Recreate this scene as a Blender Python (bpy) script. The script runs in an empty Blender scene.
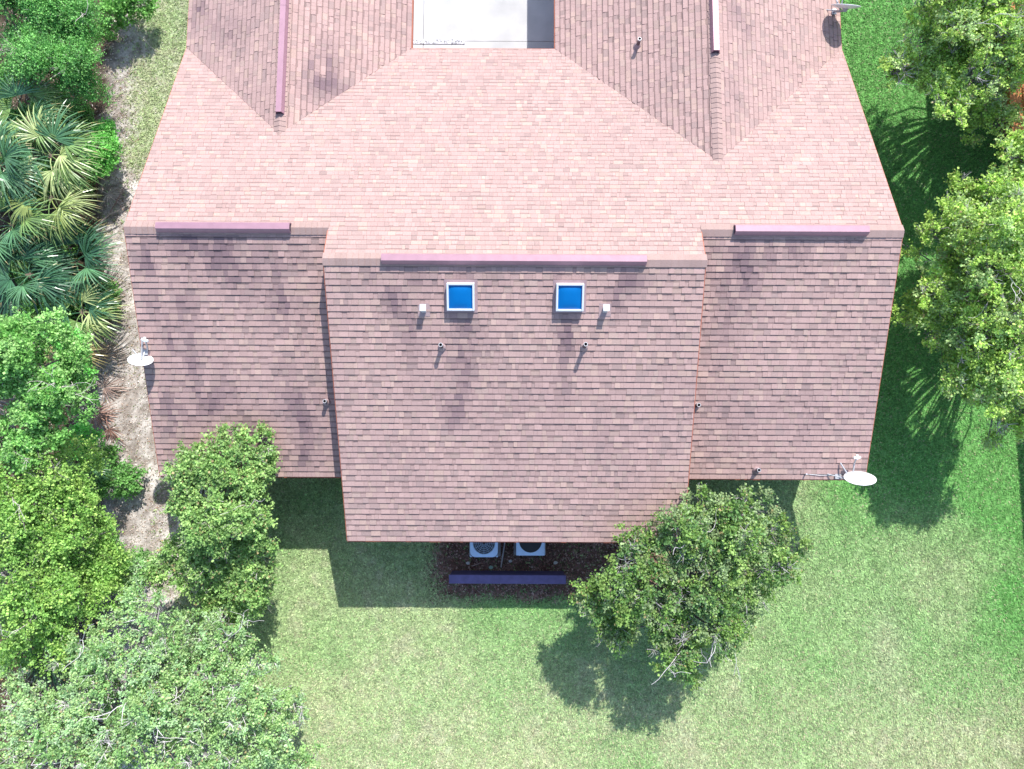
import bpy, math, random
import numpy as np
from mathutils import Vector, Matrix

# ------------------------------------------------------------------ camera, world, sun
SC = bpy.context.scene
COL = SC.collection
CAM_H, TILT, ROLL, FPX = 21.844, 0.10978, 0.00486, 700.0
cd = bpy.data.cameras.new('camera'); cam = bpy.data.objects.new('camera', cd); COL.objects.link(cam)
cd.sensor_width = 36; cd.lens = FPX/1024*36; cd.clip_end = 2000; cd.clip_start = 0.1
cam.matrix_world = Matrix.Translation((0, 0, CAM_H)) @ Matrix.Rotation(TILT, 4, 'X') @ Matrix.Rotation(ROLL, 4, 'Z')
SC.camera = cam
SUN = Vector((.306, .856, 1.0)).normalized()
el = math.asin(SUN.z); az = math.atan2(SUN.x, SUN.y)
w = bpy.data.worlds.new('World'); SC.world = w; w.use_nodes = True
nt = w.node_tree; bg = nt.nodes['Background']; sky = nt.nodes.new('ShaderNodeTexSky')
sky.sky_type = 'NISHITA'; sky.sun_disc = False; sky.sun_elevation = el; sky.sun_rotation = az
nt.links.new(sky.outputs[0], bg.inputs[0]); bg.inputs[1].default_value = 0.128
sl = bpy.data.lights.new('sun', 'SUN'); sl.energy = 2.95; sl.angle = math.radians(.5); sl.color = (1, .965, .92)
so = bpy.data.objects.new('sun', sl); COL.objects.link(so); so.rotation_euler = SUN.to_track_quat('Z', 'Y').to_euler()
SC.view_settings.view_transform = 'Standard'; SC.view_settings.look = 'None'
SC.view_settings.gamma = 1; SC.view_settings.exposure = 1.24
SC.render.resolution_x = 1024; SC.render.resolution_y = 769

def at(px, py, z=0.0):
    """world point at height z that is seen at a photo pixel (survey of the place)"""
    c, s = math.cos(ROLL), math.sin(ROLL)
    a, b = px-512, 384.5-py
    u, v = c*a-s*b, s*a+c*b
    d = (u/FPX, v/FPX*math.cos(TILT)+math.sin(TILT), v/FPX*math.sin(TILT)-math.cos(TILT))
    k = (z-CAM_H)/d[2]
    return (d[0]*k, d[1]*k, z)
def on_plane(px, py, zf, it=30):
    z = 3.0
    for _ in range(it):
        p = at(px, py, z); z = .5*z+.5*zf(p[0], p[1])
    return at(px, py, z)

# ------------------------------------------------------------------ numpy value noise
_R = np.random.RandomState(7).rand(256, 256)
def vnoise(x, y, s=1.0, o=0):
    x = np.asarray(x, float)*s+37.3*o; y = np.asarray(y, float)*s+11.7*o
    xi = np.floor(x).astype(int); yi = np.floor(y).astype(int); fx = x-xi; fy = y-yi
    fx = fx*fx*(3-2*fx); fy = fy*fy*(3-2*fy)
    g = lambda i, j: _R[(i+o*13) % 256, (j+o*29) % 256]
    return (g(xi, yi)*(1-fx)+g(xi+1, yi)*fx)*(1-fy)+(g(xi, yi+1)*(1-fx)+g(xi+1, yi+1)*fx)*fy
def fbm(x, y, s=1.0, o=0, n=4):
    t = 0; a = .5; k = 0
    for i in range(n):
        t = t+a*vnoise(x, y, s, o+i); k += a; a *= .55; s *= 2.07
    return t/k
def lerp(a, b, t):
    t = np.asarray(t)[..., None]; return np.asarray(a)*(1-t)+np.asarray(b)*t
def sstep(a, b, x):
    t = np.clip((np.asarray(x, float)-a)/(b-a), 0, 1); return t*t*(3-2*t)

# ------------------------------------------------------------------ materials
MATS = {}
def mat(name, color=(.5, .5, .5), rough=.6, metal=0.0, spec=.4, noise=0.0, nscale=8.0, attr=False, trans=0.0, bump=0.0, bscale=60.0, tint=None):
    if name in MATS: return MATS[name]
    m = bpy.data.materials.new(name); m.use_nodes = True; MATS[name] = m
    t = m.node_tree; n = t.nodes; L = t.links; p = n['Principled BSDF']
    p.inputs['Roughness'].default_value = rough; p.inputs['Metallic'].default_value = metal
    p.inputs['Specular IOR Level'].default_value = spec
    tc = n.new('ShaderNodeTexCoord')
    if attr:
        a = n.new('ShaderNodeAttribute'); a.attribute_name = 'tone'; src = a.outputs['Color']
    else:
        r = n.new('ShaderNodeRGB'); r.outputs[0].default_value = (*color, 1); src = r.outputs[0]
    if noise:
        nz = n.new('ShaderNodeTexNoise'); nz.inputs['Scale'].default_value = nscale; nz.inputs['Detail'].default_value = 6
        L.new(tc.outputs['Object'], nz.inputs['Vector'])
        mr = n.new('ShaderNodeMapRange'); mr.inputs[1].default_value = .25; mr.inputs[2].default_value = .75
        mr.inputs[3].default_value = 1-noise; mr.inputs[4].default_value = 1+noise
        L.new(nz.outputs['Fac'], mr.inputs[0])
        mx = n.new('ShaderNodeVectorMath'); mx.operation = 'SCALE'
        L.new(src, mx.inputs[0]); L.new(mr.outputs[0], mx.inputs['Scale']); src = mx.outputs[0]
    L.new(src, p.inputs['Base Color'])
    if bump:
        nb = n.new('ShaderNodeTexNoise'); nb.inputs['Scale'].default_value = bscale; nb.inputs['Detail'].default_value = 4
        L.new(tc.outputs['Object'], nb.inputs['Vector'])
        bp = n.new('ShaderNodeBump'); bp.inputs['Strength'].default_value = bump; bp.inputs['Distance'].default_value = .02
        L.new(nb.outputs['Fac'], bp.inputs['Height']); L.new(bp.outputs[0], p.inputs['Normal'])
    if trans:
        tr = n.new('ShaderNodeBsdfTranslucent'); ms = n.new('ShaderNodeMixShader'); ms.inputs[0].default_value = trans
        L.new(src, tr.inputs[0]); L.new(p.outputs[0], ms.inputs[1]); L.new(tr.outputs[0], ms.inputs[2])
        L.new(ms.outputs[0], n['Material Output'].inputs[0])
    return m

# ------------------------------------------------------------------ mesh helpers
class MB:
    def __init__(s): s.v = []; s.f = []; s.c = []     # c: colour per face (optional)
    def add(s, vs, fs, col=None):
        o = len(s.v); s.v += [tuple(v) for v in vs]
        for f in fs:
            s.f.append(tuple(i+o for i in f)); s.c.append(col)
    def box(s, c, d, M=None, col=None):
        x, y, z = d[0]/2, d[1]/2, d[2]/2
        vs = [Vector((a*x, b*y, e*z)) for a in (-1, 1) for b in (-1, 1) for e in (-1, 1)]
        if M is not None: vs = [M @ v for v in vs]
        vs = [v+Vector(c) for v in vs]
        s.add(vs, [(0, 1, 3, 2), (4, 6, 7, 5), (0, 4, 5, 1), (2, 3, 7, 6), (0, 2, 6, 4), (1, 5, 7, 3)], col)
    def tube(s, pts, rad, n=6, col=None, cap=True):
        pts = [Vector(p) for p in pts]; rings = []
        if not hasattr(rad, '__len__'): rad = [rad]*len(pts)
        for i, p in enumerate(pts):
            t = (pts[min(i+1, len(pts)-1)]-pts[max(i-1, 0)]).normalized()
            a = t.orthogonal().normalized(); b = t.cross(a)
            rings.append([p+(a*math.cos(2*math.pi*k/n)+b*math.sin(2*math.pi*k/n))*rad[i] for k in range(n)])
        vs = [v for r in rings for v in r]; fs = []
        for i in range(len(pts)-1):
            for k in range(n):
                fs.append((i*n+k, i*n+(k+1) % n, (i+1)*n+(k+1) % n, (i+1)*n+k))
        if cap: fs += [tuple(range(n))[::-1], tuple(range((len(pts)-1)*n, len(pts)*n))]
        s.add(vs, fs, col)
    def build(s, name, m, parent=None, smooth=False, bevel=0, loc=None):
        me = bpy.data.meshes.new(name); vs = s.v
        if loc is not None: vs = [(v[0]-loc[0], v[1]-loc[1], v[2]-loc[2]) for v in vs]
        me.from_pydata(vs, [], s.f)
        if any(c is not None for c in s.c):
            at_ = me.color_attributes.new('tone', 'FLOAT_COLOR', 'CORNER')
            arr = np.ones((len(me.loops), 4), np.float32)
            tot = np.empty(len(me.polygons), np.int32); me.polygons.foreach_get('loop_total', tot)
            cols = np.array([c if c is not None else (.3, .3, .3) for c in s.c], np.float32)
            arr[:, :3] = np.repeat(cols, tot, axis=0); at_.data.foreach_set('color', arr.ravel())
        return link(name, me, m, parent, smooth, bevel, loc)
def link(name, me, m, parent=None, smooth=False, bevel=0, loc=None):
    o = bpy.data.objects.new(name, me); COL.objects.link(o); me.materials.append(m)
    if smooth: me.polygons.foreach_set('use_smooth', [True]*len(me.polygons))
    if bevel:
        b = o.modifiers.new('bevel', 'BEVEL'); b.width = bevel; b.segments = 2; b.limit_method = 'ANGLE'
    if parent: o.parent = parent
    if loc is not None and parent is None: o.location = loc
    return o
def np_mesh(name, V, F, m, cols=None, parent=None):
    """V (n,3), F (k,3|4) arrays; cols per face"""
    me = bpy.data.meshes.new(name); k, q = F.shape
    me.vertices.add(len(V)); me.vertices.foreach_set('co', V.astype(np.float32).ravel())
    me.loops.add(k*q); me.loops.foreach_set('vertex_index', F.astype(np.int32).ravel())
    me.polygons.add(k); me.polygons.foreach_set('loop_start', np.arange(0, k*q, q, dtype=np.int32))
    me.polygons.foreach_set('loop_total', np.full(k, q, np.int32)); me.update(calc_edges=True)
    if cols is not None:
        a = me.color_attributes.new('tone', 'FLOAT_COLOR', 'CORNER')
        arr = np.ones((k*q, 4), np.float32); arr[:, :3] = np.repeat(cols, q, axis=0)
        a.data.foreach_set('color', arr.ravel())
    return link(name, me, m, parent)
def empty(name, loc=(0, 0, 0), rz=0):
    o = bpy.data.objects.new(name, None); COL.objects.link(o); o.location = loc; o.rotation_euler.z = rz
    o.empty_display_size = .3; return o
def tag(o, label, cat, group=None, kind=None):
    if label: o['label'] = label
    if cat: o['category'] = cat
    if group: o['group'] = group
    if kind: o['kind'] = kind
    return o
def struct(o, label, cat):
    return tag(o, label, cat, kind='structure')

# ------------------------------------------------------------------ house survey (metres)
S = .409                                       # roof pitch
XL, XR, ML, MR, MLE = -9.563, 9.608, -4.535, 4.627, -4.404
YR, ZR, YM = 5.692, 5.144, 4.814
ZM = ZR+(YR-YM)*S
YS, YB, YF = -.439, -2.138, 12.0
LX, LY = -6.281, 8.711; LZ = ZR-(LY-YR)*S
RX, RY = 5.376, 7.836; RZ = ZR-(RY-YR)*S
EL, ER = -2.994, 1.214
YN1, YN2 = 13.62, 19.0
zfront = lambda x, y: ZR-(y-YR)*S
zside = lambda x, y: ZR-(YR-y)*S
zmid = lambda x, y: ZM-(YM-y)*S
zwl = lambda x, y: LZ-abs(x-LX)*S
zwr = lambda x, y: RZ-abs(x-RX)*S

# ------------------------------------------------------------------ ground
def lawn_tone(x, y):
    """own colour of the turf at x, y: greener and drier patches"""
    g = np.array((.19, .44, .125)); d = np.array((.45, .54, .28)); b = np.array((.58, .54, .40))
    dry = fbm(x, y, .33, 3)*.9+.04 + sstep(-4.5, -9.5, y)*.42 + sstep(2, -7, x)*.12*sstep(-2, -4, y)
    dry = dry - sstep(9.0, 10.5, x)*sstep(-3, 0, y)*.8 - sstep(13.5, 15.3, x)*sstep(-8.5, -5, y)*.5
    dry = dry + .25*sstep(-6.5, -4, y)*sstep(0, -3, x)*sstep(6, 3, y) + .5*sstep(-9, -10, x)*sstep(4, 7, y)
    dry = np.clip(dry+.35*(fbm(x, y, 1.7, 9)-.5), 0, 1)
    c = lerp(g, d, dry)
    bare = sstep(.60, .78, fbm(x, y, .55, 21))*sstep(-5.0, -8, y)*.3+sstep(.55, .9, dry)*sstep(.5, .75, fbm(x, y, 3.1, 5))*.4
    bl = np.exp(-((x-11.3)**2/.35+(y+5.6)**2/1.6))*.35
    c = lerp(c, b, np.clip(bare+bl, 0, .8))
    c = c*(.82+.36*fbm(x, y, 6, 31))[..., None]
    return c
def litter_mask(x, y):
    """1 where the strip of bare ground and fallen leaves west of the house lies"""
    e = (fbm(x, y, .8, 40)-.5)*1.6
    m = sstep(-9.9, -10.5, x+e*.5)*1.0                       # west of the wall
    m = np.maximum(m, sstep(-8.9, -9.7, x)*sstep(2.0, -1, y)*sstep(-5.5, -3.0, y)*1.0)
    top = sstep(8.0, 10.5, y+e)*sstep(-12.9, -11.7, x+e)      # sparse grass up north
    return np.clip(m*(1-.8*top), 0, 1)
def bed_mask(x, y):
    e = (fbm(x, y, 1.5, 44)-.5)*.5
    return sstep(-2.7, -2.0, x+e)*sstep(5.2, 4.2, x+e)*sstep(-4.35, -3.95, y+e*.7)*sstep(1, 0, y)
def ground_tone(x, y):
    c = lawn_tone(x, y)*.7
    n = fbm(x, y, 5, 50)
    lit = lerp((.27, .23, .20), (.55, .51, .47), sstep(.3, .7, n))*(.7+.6*fbm(x, y, 1.3, 55))[..., None]
    c = lerp(c, lit, litter_mask(x, y))
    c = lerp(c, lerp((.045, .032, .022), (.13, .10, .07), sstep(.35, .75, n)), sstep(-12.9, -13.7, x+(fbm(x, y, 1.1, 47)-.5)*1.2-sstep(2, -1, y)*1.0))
    bed = lerp((.12, .065, .05), (.24, .16, .13), sstep(.35, .75, n))
    return lerp(c, bed, bed_mask(x, y))
far = [60, 90, 140, 220, 400, 700]
gx = np.concatenate([[-f for f in far[::-1]], np.arange(-22, 22.01, .14), far])
gy = np.concatenate([[-f for f in far[::-1]], np.arange(-15, 21.01, .14), far])
GX, GY = np.meshgrid(gx, gy); nx, ny = len(gx), len(gy)
GZ = (fbm(GX, GY, .9, 60)-.5)*.05
V = np.stack([GX, GY, GZ], -1).reshape(-1, 3)
idx = np.arange(nx*ny).reshape(ny, nx)
Fq = np.stack([idx[:-1, :-1], idx[:-1, 1:], idx[1:, 1:], idx[1:, :-1]], -1).reshape(-1, 4)
me = bpy.data.meshes.new('ground'); me.from_pydata(V.tolist(), [], Fq.tolist())
a = me.color_attributes.new('tone', 'FLOAT_COLOR', 'POINT')
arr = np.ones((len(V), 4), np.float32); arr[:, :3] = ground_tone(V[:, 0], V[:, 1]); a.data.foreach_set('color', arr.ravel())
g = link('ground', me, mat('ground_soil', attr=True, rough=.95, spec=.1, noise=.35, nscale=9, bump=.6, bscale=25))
struct(g, 'uneven lawn and soil ground all round the house', 'ground')

def in_house(x, y, m=0.0):
    a = (x > XL+.9-m) & (x < XR-.9+m) & (y > YS+.6-m) & (y < YF+9)
    b = (x > ML+.5-m) & (x < MR-.5+m) & (y > YB+.6-m) & (y < YS+2)
    return a | b
def in_patio(x, y): return (x > EL-.6) & (x < ER+.6) & (y > YF-1)
rs = np.random.RandomState(3)
def scatter(n, x0, x1, y0, y1, keep):
    x = rs.uniform(x0, x1, n); y = rs.uniform(y0, y1, n); k = keep(x, y); return x[k], y[k]
# grass blades
def grass(name, label):
    xs, ys = [], []
    for (x0, x1, y0, y1) in ((-11, 17.5, -12.2, 0), (8.6, 17.5, 0, 18), (-13.5, -8.6, 7, 17)):
        n = int((x1-x0)*(y1-y0)*400)
        def keep(x, y):
            k = ~in_house(x, y) & (rs.rand(len(x)) > litter_mask(x, y)*.93) & (rs.rand(len(x)) > bed_mask(x, y)*.97)
            return k & (rs.rand(len(x)) < .55+.9*fbm(x, y, 3.1, 5))
        x, y = scatter(n, x0, x1, y0, y1, keep); xs.append(x); ys.append(y)
    x = np.concatenate(xs); y = np.concatenate(ys); B = 4
    x = np.repeat(x, B)+rs.normal(0, .015, len(x)*B); y = np.repeat(y, B)+rs.normal(0, .015, len(y)*B); n = len(x)
    th = rs.uniform(0, 2*np.pi, n); h = rs.uniform(.025, .065, n); wd = rs.uniform(.010, .021, n); ln = rs.uniform(.03, .10, n)
    dx, dy = np.cos(th), np.sin(th)
    z0 = (fbm(x, y, .9, 60)-.5)*.05-.004
    A = np.stack([x-dy*wd, y+dx*wd, z0], -1); Bv = np.stack([x+dy*wd, y-dx*wd, z0], -1)
    C = np.stack([x+dx*ln, y+dy*ln, z0+h], -1)
    V = np.stack([A, Bv, C], 1).reshape(-1, 3); F = np.arange(3*n).reshape(-1, 3)
    c = lawn_tone(x, y)*rs.uniform(.55, 1.45, n)[:, None]*np.repeat(rs.uniform(.7, 1.25, n//B), B)[:, None]
    straw = rs.rand(n) < .05+.22*sstep(-4, -9, y); c[straw] = np.array((.52, .50, .32))*rs.uniform(.7, 1.2, (straw.sum(), 1))
    o = np_mesh(name, V, F, mat('grass_blade', attr=True, rough=.75, spec=.08, trans=.25), c)
    tag(o, label, 'grass', kind='stuff')
grass('grass', 'short mown lawn grass, green with dry straw patches, south and east of the house')

# fallen leaves / chips
def chips(name, label, cat, n, box, keep, pal, size, z=0.006):
    x, y = scatter(n, *box, keep); n = len(x)
    th = rs.uniform(0, 2*np.pi, n); l = rs.uniform(*size, n); wv = l*rs.uniform(.3, .7, n)
    tx, ty = rs.normal(0, .35, n), rs.normal(0, .35, n)
    cs, sn = np.cos(th), np.sin(th); z0 = (fbm(x, y, .9, 60)-.5)*.05+z+l*.3
    P = []
    for (a, b) in ((-1, 0), (0, -1), (1, 0), (0, 1)):
        u, v = a*l, b*wv; X = u*cs-v*sn; Y = u*sn+v*cs
        P.append(np.stack([x+X, y+Y, z0+X*tx+Y*ty], -1))
    V = np.stack(P, 1).reshape(-1, 3); F = np.arange(4*n).reshape(-1, 4)
    pal = np.array(pal); c = pal[rs.randint(0, len(pal), n)]*rs.uniform(.6, 1.3, (n, 1))
    o = np_mesh(name, V, F, mat('dry_leaf', attr=True, rough=.8, spec=.2), c)
    return tag(o, label, cat, kind='stuff')
chips('leaf_litter', 'pale dry fallen leaves and sand strip along the west side of the house', 'leaf litter', 90000,
      (-17, -8.4, -9, 16), lambda x, y: (rs.rand(len(x)) < litter_mask(x, y)*(.25+.9*fbm(x, y, .9, 70))*(1-.75*sstep(-12.9, -13.7, x))) & ~in_house(x, y),
      [(.50, .44, .37), (.38, .30, .24), (.60, .55, .50), (.25, .16, .11), (.45, .36, .30), (.22, .25, .12)], (.012, .035))
chips('mulch', 'dark brown bark mulch bed around the two air conditioners', 'mulch', 26000,
      (-3.2, 5.4, -4.4, -1.2), lambda x, y: (rs.rand(len(x)) < bed_mask(x, y)) & ~in_house(x, y),
      [(.18, .085, .065), (.27, .15, .11), (.09, .05, .04), (.42, .30, .25), (.10, .13, .05)], (.012, .04))

# ------------------------------------------------------------------ house
house = empty('duplex_house', (0, 0, 0))
tag(house, 'large house with pink brown shingle hip and gable roof filling the middle of the picture', 'house')
m = MB()
def wall_box(x0, x1, y0, y1, z1, z0=-.1): m.box(((x0+x1)/2, (y0+y1)/2, (z0+z1)/2), (x1-x0, y1-y0, z1-z0))
def gable_x(x, y0, z0, yr, zr, y1, z1, x2):   # prism under two slopes
    vs = [(x, y0, -.1), (x, y0, z0), (x, yr, zr), (x, y1, z1), (x, y1, -.1)]
    vs += [(x2, *v[1:]) for v in vs]
    m.add(vs, [(0, 1, 2, 3, 4), (9, 8, 7, 6, 5)]+[(i, i+5, (i+1) % 5+5, (i+1) % 5) for i in range(5)])
dk = .2
gable_x(XL+.45, YS+.55, zside(0, YS+.55)-dk, YR, ZR-dk, YF-.45, zfront(0, YF-.45)-dk, ML+.32)
gable_x(ML+.3, YB+.55, zmid(0, YB+.55)-dk, YM, ZM-dk, YF-.45, zfront(0, YF-.45)-dk, MR-.3)
gable_x(MR-.32, YS+.55, zside(0, YS+.55)-dk, YR, ZR-dk, YF-.45, zfront(0, YF-.45)-dk, XR-.45)
def gable_y(x0, xr, x1, zf, y0, y1):
    pr = [(x0, -.1), (x0, zf(x0, 0)-dk), (xr, zf(xr, 0)-dk), (x1, zf(x1, 0)-dk), (x1, -.1)]
    vs = [(p[0], y0, p[1]) for p in pr]+[(p[0], y1, p[1]) for p in pr]
    m.add(vs, [(4, 3, 2, 1, 0), (5, 6, 7, 8, 9)]+[(i, (i+1) % 5, (i+1) % 5+5, i+5) for i in range(5)])
gable_y(XL+.47, LX, EL-.45, zwl, YF-2.5, YN1-.4)
gable_y(ER+.45, RX, XR-.47, zwr, YF-2.5, YN2-.4)
m.build('wall', mat('stucco', (.42, .30, .30), rough=.9, spec=.1, noise=.12, nscale=3, bump=.3), house)

# shingles: every course and tab is a thin slab of its own inside one roof mesh
def clip(poly, hp):
    for i in range(len(hp)):
        a = hp[i]; b = hp[(i+1) % len(hp)]
        f = lambda p: (b[0]-a[0])*(p[1]-a[1])-(b[1]-a[1])*(p[0]-a[0])
        out = []
        for j in range(len(poly)):
            p, q = poly[j], poly[(j+1) % len(poly)]; fp, fq = f(p), f(q)
            if fp >= 0: out.append(p)
            if fp*fq < 0:
                t = fp/(fp-fq); out.append((p[0]+(q[0]-p[0])*t, p[1]+(q[1]-p[1])*t))
        poly = out
        if len(poly) < 3: return []
    return poly
def ccw(p):
    a = sum(p[i][0]*p[(i+1) % len(p)][1]-p[(i+1) % len(p)][0]*p[i][1] for i in range(len(p)))
    return p if a > 0 else p[::-1]
STAINS = []   # weathering marks on the roof: x, y, sx, sy, strength
def stain(px, py, zf, sx, sy, k):
    p = on_plane(px, py, zf); STAINS.append((p[0], p[1], sx, sy, k))
for q in ((392, 290, .5, .6, .5), (410, 330, .35, .8, .35), (470, 335, .45, .6, .55), (462, 375, .2, 1.1, .45), (450, 405, .22, .9, .3),
          (570, 335, .35, .6, .5), (566, 365, .2, .7, .4), (630, 285, .5, .45, .4), (344, 300, .3, .5, .25), (520, 400, 1.6, 1.0, .12),
          (600, 440, 1.2, .8, .12), (505, 278, 2.6, .25, .3), (618, 300, .35, .35, .25)):
    stain(q[0], q[1], zmid, *q[2:])
for q in ((200, 250, 1.3, .5, .5), (235, 275, .7, .7, .35), (180, 330, .5, 1.2, .4), (285, 300, .5, 1.0, .4), (215, 400, .8, 1.0, .3),
          (300, 400, .5, 1.2, .35), (150, 280, .3, .8, .3), (255, 440, 1.1, .5, .3), (170, 420, .5, .8, .3), (300, 455, .5, .4, .35),
          (725, 260, .5, .5, .5), (745, 280, .4, .7, .4), (780, 250, .8, .4, .45), (722, 330, .3, 1.0, .3), (840, 250, .8, .3, .3),
          (800, 420, 1.0, .7, .15), (725, 440, .5, 1., .2)):
    stain(q[0], q[1], zside, *q[2:])
for q in ((322, 68, .35, .8, .6), (310, 80, .5, .5, .4), (342, 88, .3, .25, .5), (200, 15, .25, .45, .5), (215, 40, .4, .7, .25), (240, 30, .6, .8, .2)):
    stain(q[0], q[1], zwl, *q[2:])
for q in ((735, 10, .35, .35, .6), (748, 30, .3, .6, .35), (735, 90, .3, .8, .25)):
    stain(q[0], q[1], zwr, *q[2:])
rr = random.Random(11)
roof = MB()
TH = .020
def shingle_face(polys, d, zf, e, stainy=1.0, seed=1, o=0.0):
    """d: plan unit vector pointing downhill; polys: convex plan pieces; e: plan depth of a course"""
    r = random.Random(seed); dx, dy = d; ux, uy = -dy, dx
    polys = [ccw(p) for p in polys]; P = [q for p in polys for q in p]
    smin = min(p[0]*dx+p[1]*dy for p in P); smax = max(p[0]*dx+p[1]*dy for p in P)
    umin = min(p[0]*ux+p[1]*uy for p in P); umax = max(p[0]*ux+p[1]*uy for p in P)
    boxes = [(min(p[0]*ux+p[1]*uy for p in pl), max(p[0]*ux+p[1]*uy for p in pl), min(p[0]*dx+p[1]*dy for p in pl), max(p[0]*dx+p[1]*dy for p in pl)) for pl in polys]
    n = int((smax-smin)/e)+2
    for i in range(n):
        s1 = smax-i*e; s0 = s1-e; u = umin-r.random()*.3; rowt = r.uniform(.9, 1.1)
        jog = r.uniform(-.004, .004)
        while u < umax:
            wd = r.choice((.09, .12, .15, .18, .24))*r.uniform(.85, 1.15); u1 = u+wd
            th = TH*r.choice((.5, .9, 1.0, 1.3))*rowt
            cx, cy = dx*(s0+s1)/2+ux*(u+u1)/2, dy*(s0+s1)/2+uy*(u+u1)/2
            k = r.gauss(0, .042); hue = r.random()
            c = np.array((.412, .280, .254))*(1+k)
            if hue < .13: c = np.array((.354, .25, .228))*(1+k)
            elif hue < .25: c = np.array((.447, .313, .268))*(1+k)
            elif hue < .32: c = np.array((.40, .286, .25))*(1+k)
            st = 0
            for (sx_, sy_, a_, b_, kk) in STAINS:
                q = ((cx-sx_)/a_)**2+((cy-sy_)/b_)**2
                if q < 6: st += kk*math.exp(-q)*stainy
            st = st*float(sstep(.15, .85, fbm(cx*2.2, cy*1.2, 1.7, 80, 3)))*1.5+stainy*.14*max(0, float(fbm(cx, cy, .7, 90))-.42)*2
            st = min(.78, max(0, st*1.25)); c = c*(1-st)+np.array((.125, .085, .105))*st
            c = tuple(np.clip(c, .02, .9))
            rect = ccw([(dx*a+ux*b, dy*a+uy*b) for a, b in ((s0, u), (s0, u1-.003), (s1+jog, u1-.003), (s1+jog, u))])
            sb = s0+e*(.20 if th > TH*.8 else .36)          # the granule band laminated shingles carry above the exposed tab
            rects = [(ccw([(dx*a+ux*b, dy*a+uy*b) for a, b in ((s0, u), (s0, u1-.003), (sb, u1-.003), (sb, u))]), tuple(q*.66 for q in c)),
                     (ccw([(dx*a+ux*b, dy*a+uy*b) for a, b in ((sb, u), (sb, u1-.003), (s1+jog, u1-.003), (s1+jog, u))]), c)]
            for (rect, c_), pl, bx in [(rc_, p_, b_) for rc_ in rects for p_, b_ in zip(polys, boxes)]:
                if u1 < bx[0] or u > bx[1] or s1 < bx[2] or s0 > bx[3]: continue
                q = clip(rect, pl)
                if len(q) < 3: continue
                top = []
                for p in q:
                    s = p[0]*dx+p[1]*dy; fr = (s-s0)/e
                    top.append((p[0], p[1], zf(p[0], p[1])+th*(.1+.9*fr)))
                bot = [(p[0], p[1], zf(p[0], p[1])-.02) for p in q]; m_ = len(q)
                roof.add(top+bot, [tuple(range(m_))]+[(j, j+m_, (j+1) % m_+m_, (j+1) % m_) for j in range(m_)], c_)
            u = u1
def deck(polys, zf, t=.13, z0=.012):
    for p in polys:
        p = ccw(p); k = len(p)
        vs = [(q[0], q[1], zf(*q)-z0) for q in p]+[(q[0], q[1], zf(*q)-z0-t) for q in p]
        roof.add(vs, [tuple(range(k)), tuple(range(2*k-1, k-1, -1))]+[(j, j+k, (j+1) % k+k, (j+1) % k) for j in range(k)], (.16, .10, .09))
yv = lambda x: (LY+abs(x-LX)) if x < 0 else (RY+abs(x-RX))
fpolys = []
for x0, x1, lo in ((XL, LX, YR), (LX, ML, YR), (ML, EL, YM), (EL, ER, YM), (ER, MR, YM), (MR, RX, YR), (RX, XR, YR)):
    t0 = YF if x0 in (EL,) else yv(x0); t1 = YF if x1 in (ER,) or (x0, x1) == (ML, EL) else yv(x1)
    fpolys.append([(x0, lo), (x1, lo), (x1, t1), (x0, t0)])
EXPO = .148
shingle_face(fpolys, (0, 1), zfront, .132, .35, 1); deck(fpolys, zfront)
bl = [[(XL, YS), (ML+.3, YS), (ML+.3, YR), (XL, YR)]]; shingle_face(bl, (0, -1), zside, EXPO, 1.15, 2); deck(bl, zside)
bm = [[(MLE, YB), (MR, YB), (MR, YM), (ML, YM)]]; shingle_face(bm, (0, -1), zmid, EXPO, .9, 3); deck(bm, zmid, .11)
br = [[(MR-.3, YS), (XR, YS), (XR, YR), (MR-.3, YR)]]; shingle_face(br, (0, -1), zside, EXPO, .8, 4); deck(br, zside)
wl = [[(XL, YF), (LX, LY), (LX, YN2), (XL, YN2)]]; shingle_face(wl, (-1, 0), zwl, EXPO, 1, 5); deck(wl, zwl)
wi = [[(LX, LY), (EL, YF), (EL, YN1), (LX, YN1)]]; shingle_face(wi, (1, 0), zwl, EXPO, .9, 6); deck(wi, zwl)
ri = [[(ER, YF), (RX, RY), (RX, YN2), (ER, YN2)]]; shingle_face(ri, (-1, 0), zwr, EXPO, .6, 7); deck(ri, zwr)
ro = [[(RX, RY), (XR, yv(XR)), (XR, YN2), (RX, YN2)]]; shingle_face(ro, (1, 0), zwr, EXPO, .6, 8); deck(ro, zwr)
# ridge caps
def ridge_cap(a, b, zf1, dirx, wd=.16, seed=0):
    """row of bent cap shingles from a to b along a level ridge"""
    r = random.Random(seed); a = Vector(a); b = Vector(b); L = (b-a).length; t = (b-a).normalized()
    nrm = Vector((-t.y, t.x, 0)); n = int(L/.14)
    for i in range(n):
        p = a+t*(L*i/n); q = a+t*(L*(i+1)/n+.012); k = .93+.14*r.random(); h0, h1 = .026, .038
        c = (.35*k, .245*k, .22*k)
        vs = []
        for P_, h in ((p, h0), (q, h1)):
            vs += [P_-nrm*wd+Vector((0, 0, -wd*S+h)), P_+Vector((0, 0, h)), P_+nrm*wd+Vector((0, 0, -wd*S+h))]
        vs += [v-Vector((0, 0, .03)) for v in vs]
        roof.add(vs, [(0, 1, 4, 3), (1, 2, 5, 4), (0, 6, 7, 1), (1, 7, 8, 2), (3, 4, 10, 9), (4, 5, 11, 10), (0, 3, 9, 6), (2, 8, 11, 5)], c)
ridge_cap((XL, YR, ZR), (ML, YR, ZR), 0, 0, seed=1); ridge_cap((ML-.02, YM, ZM), (MR+.02, YM, ZM), 0, 0, seed=2)
ridge_cap((MR, YR, ZR), (XR, YR, ZR), 0, 0, seed=3)
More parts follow.
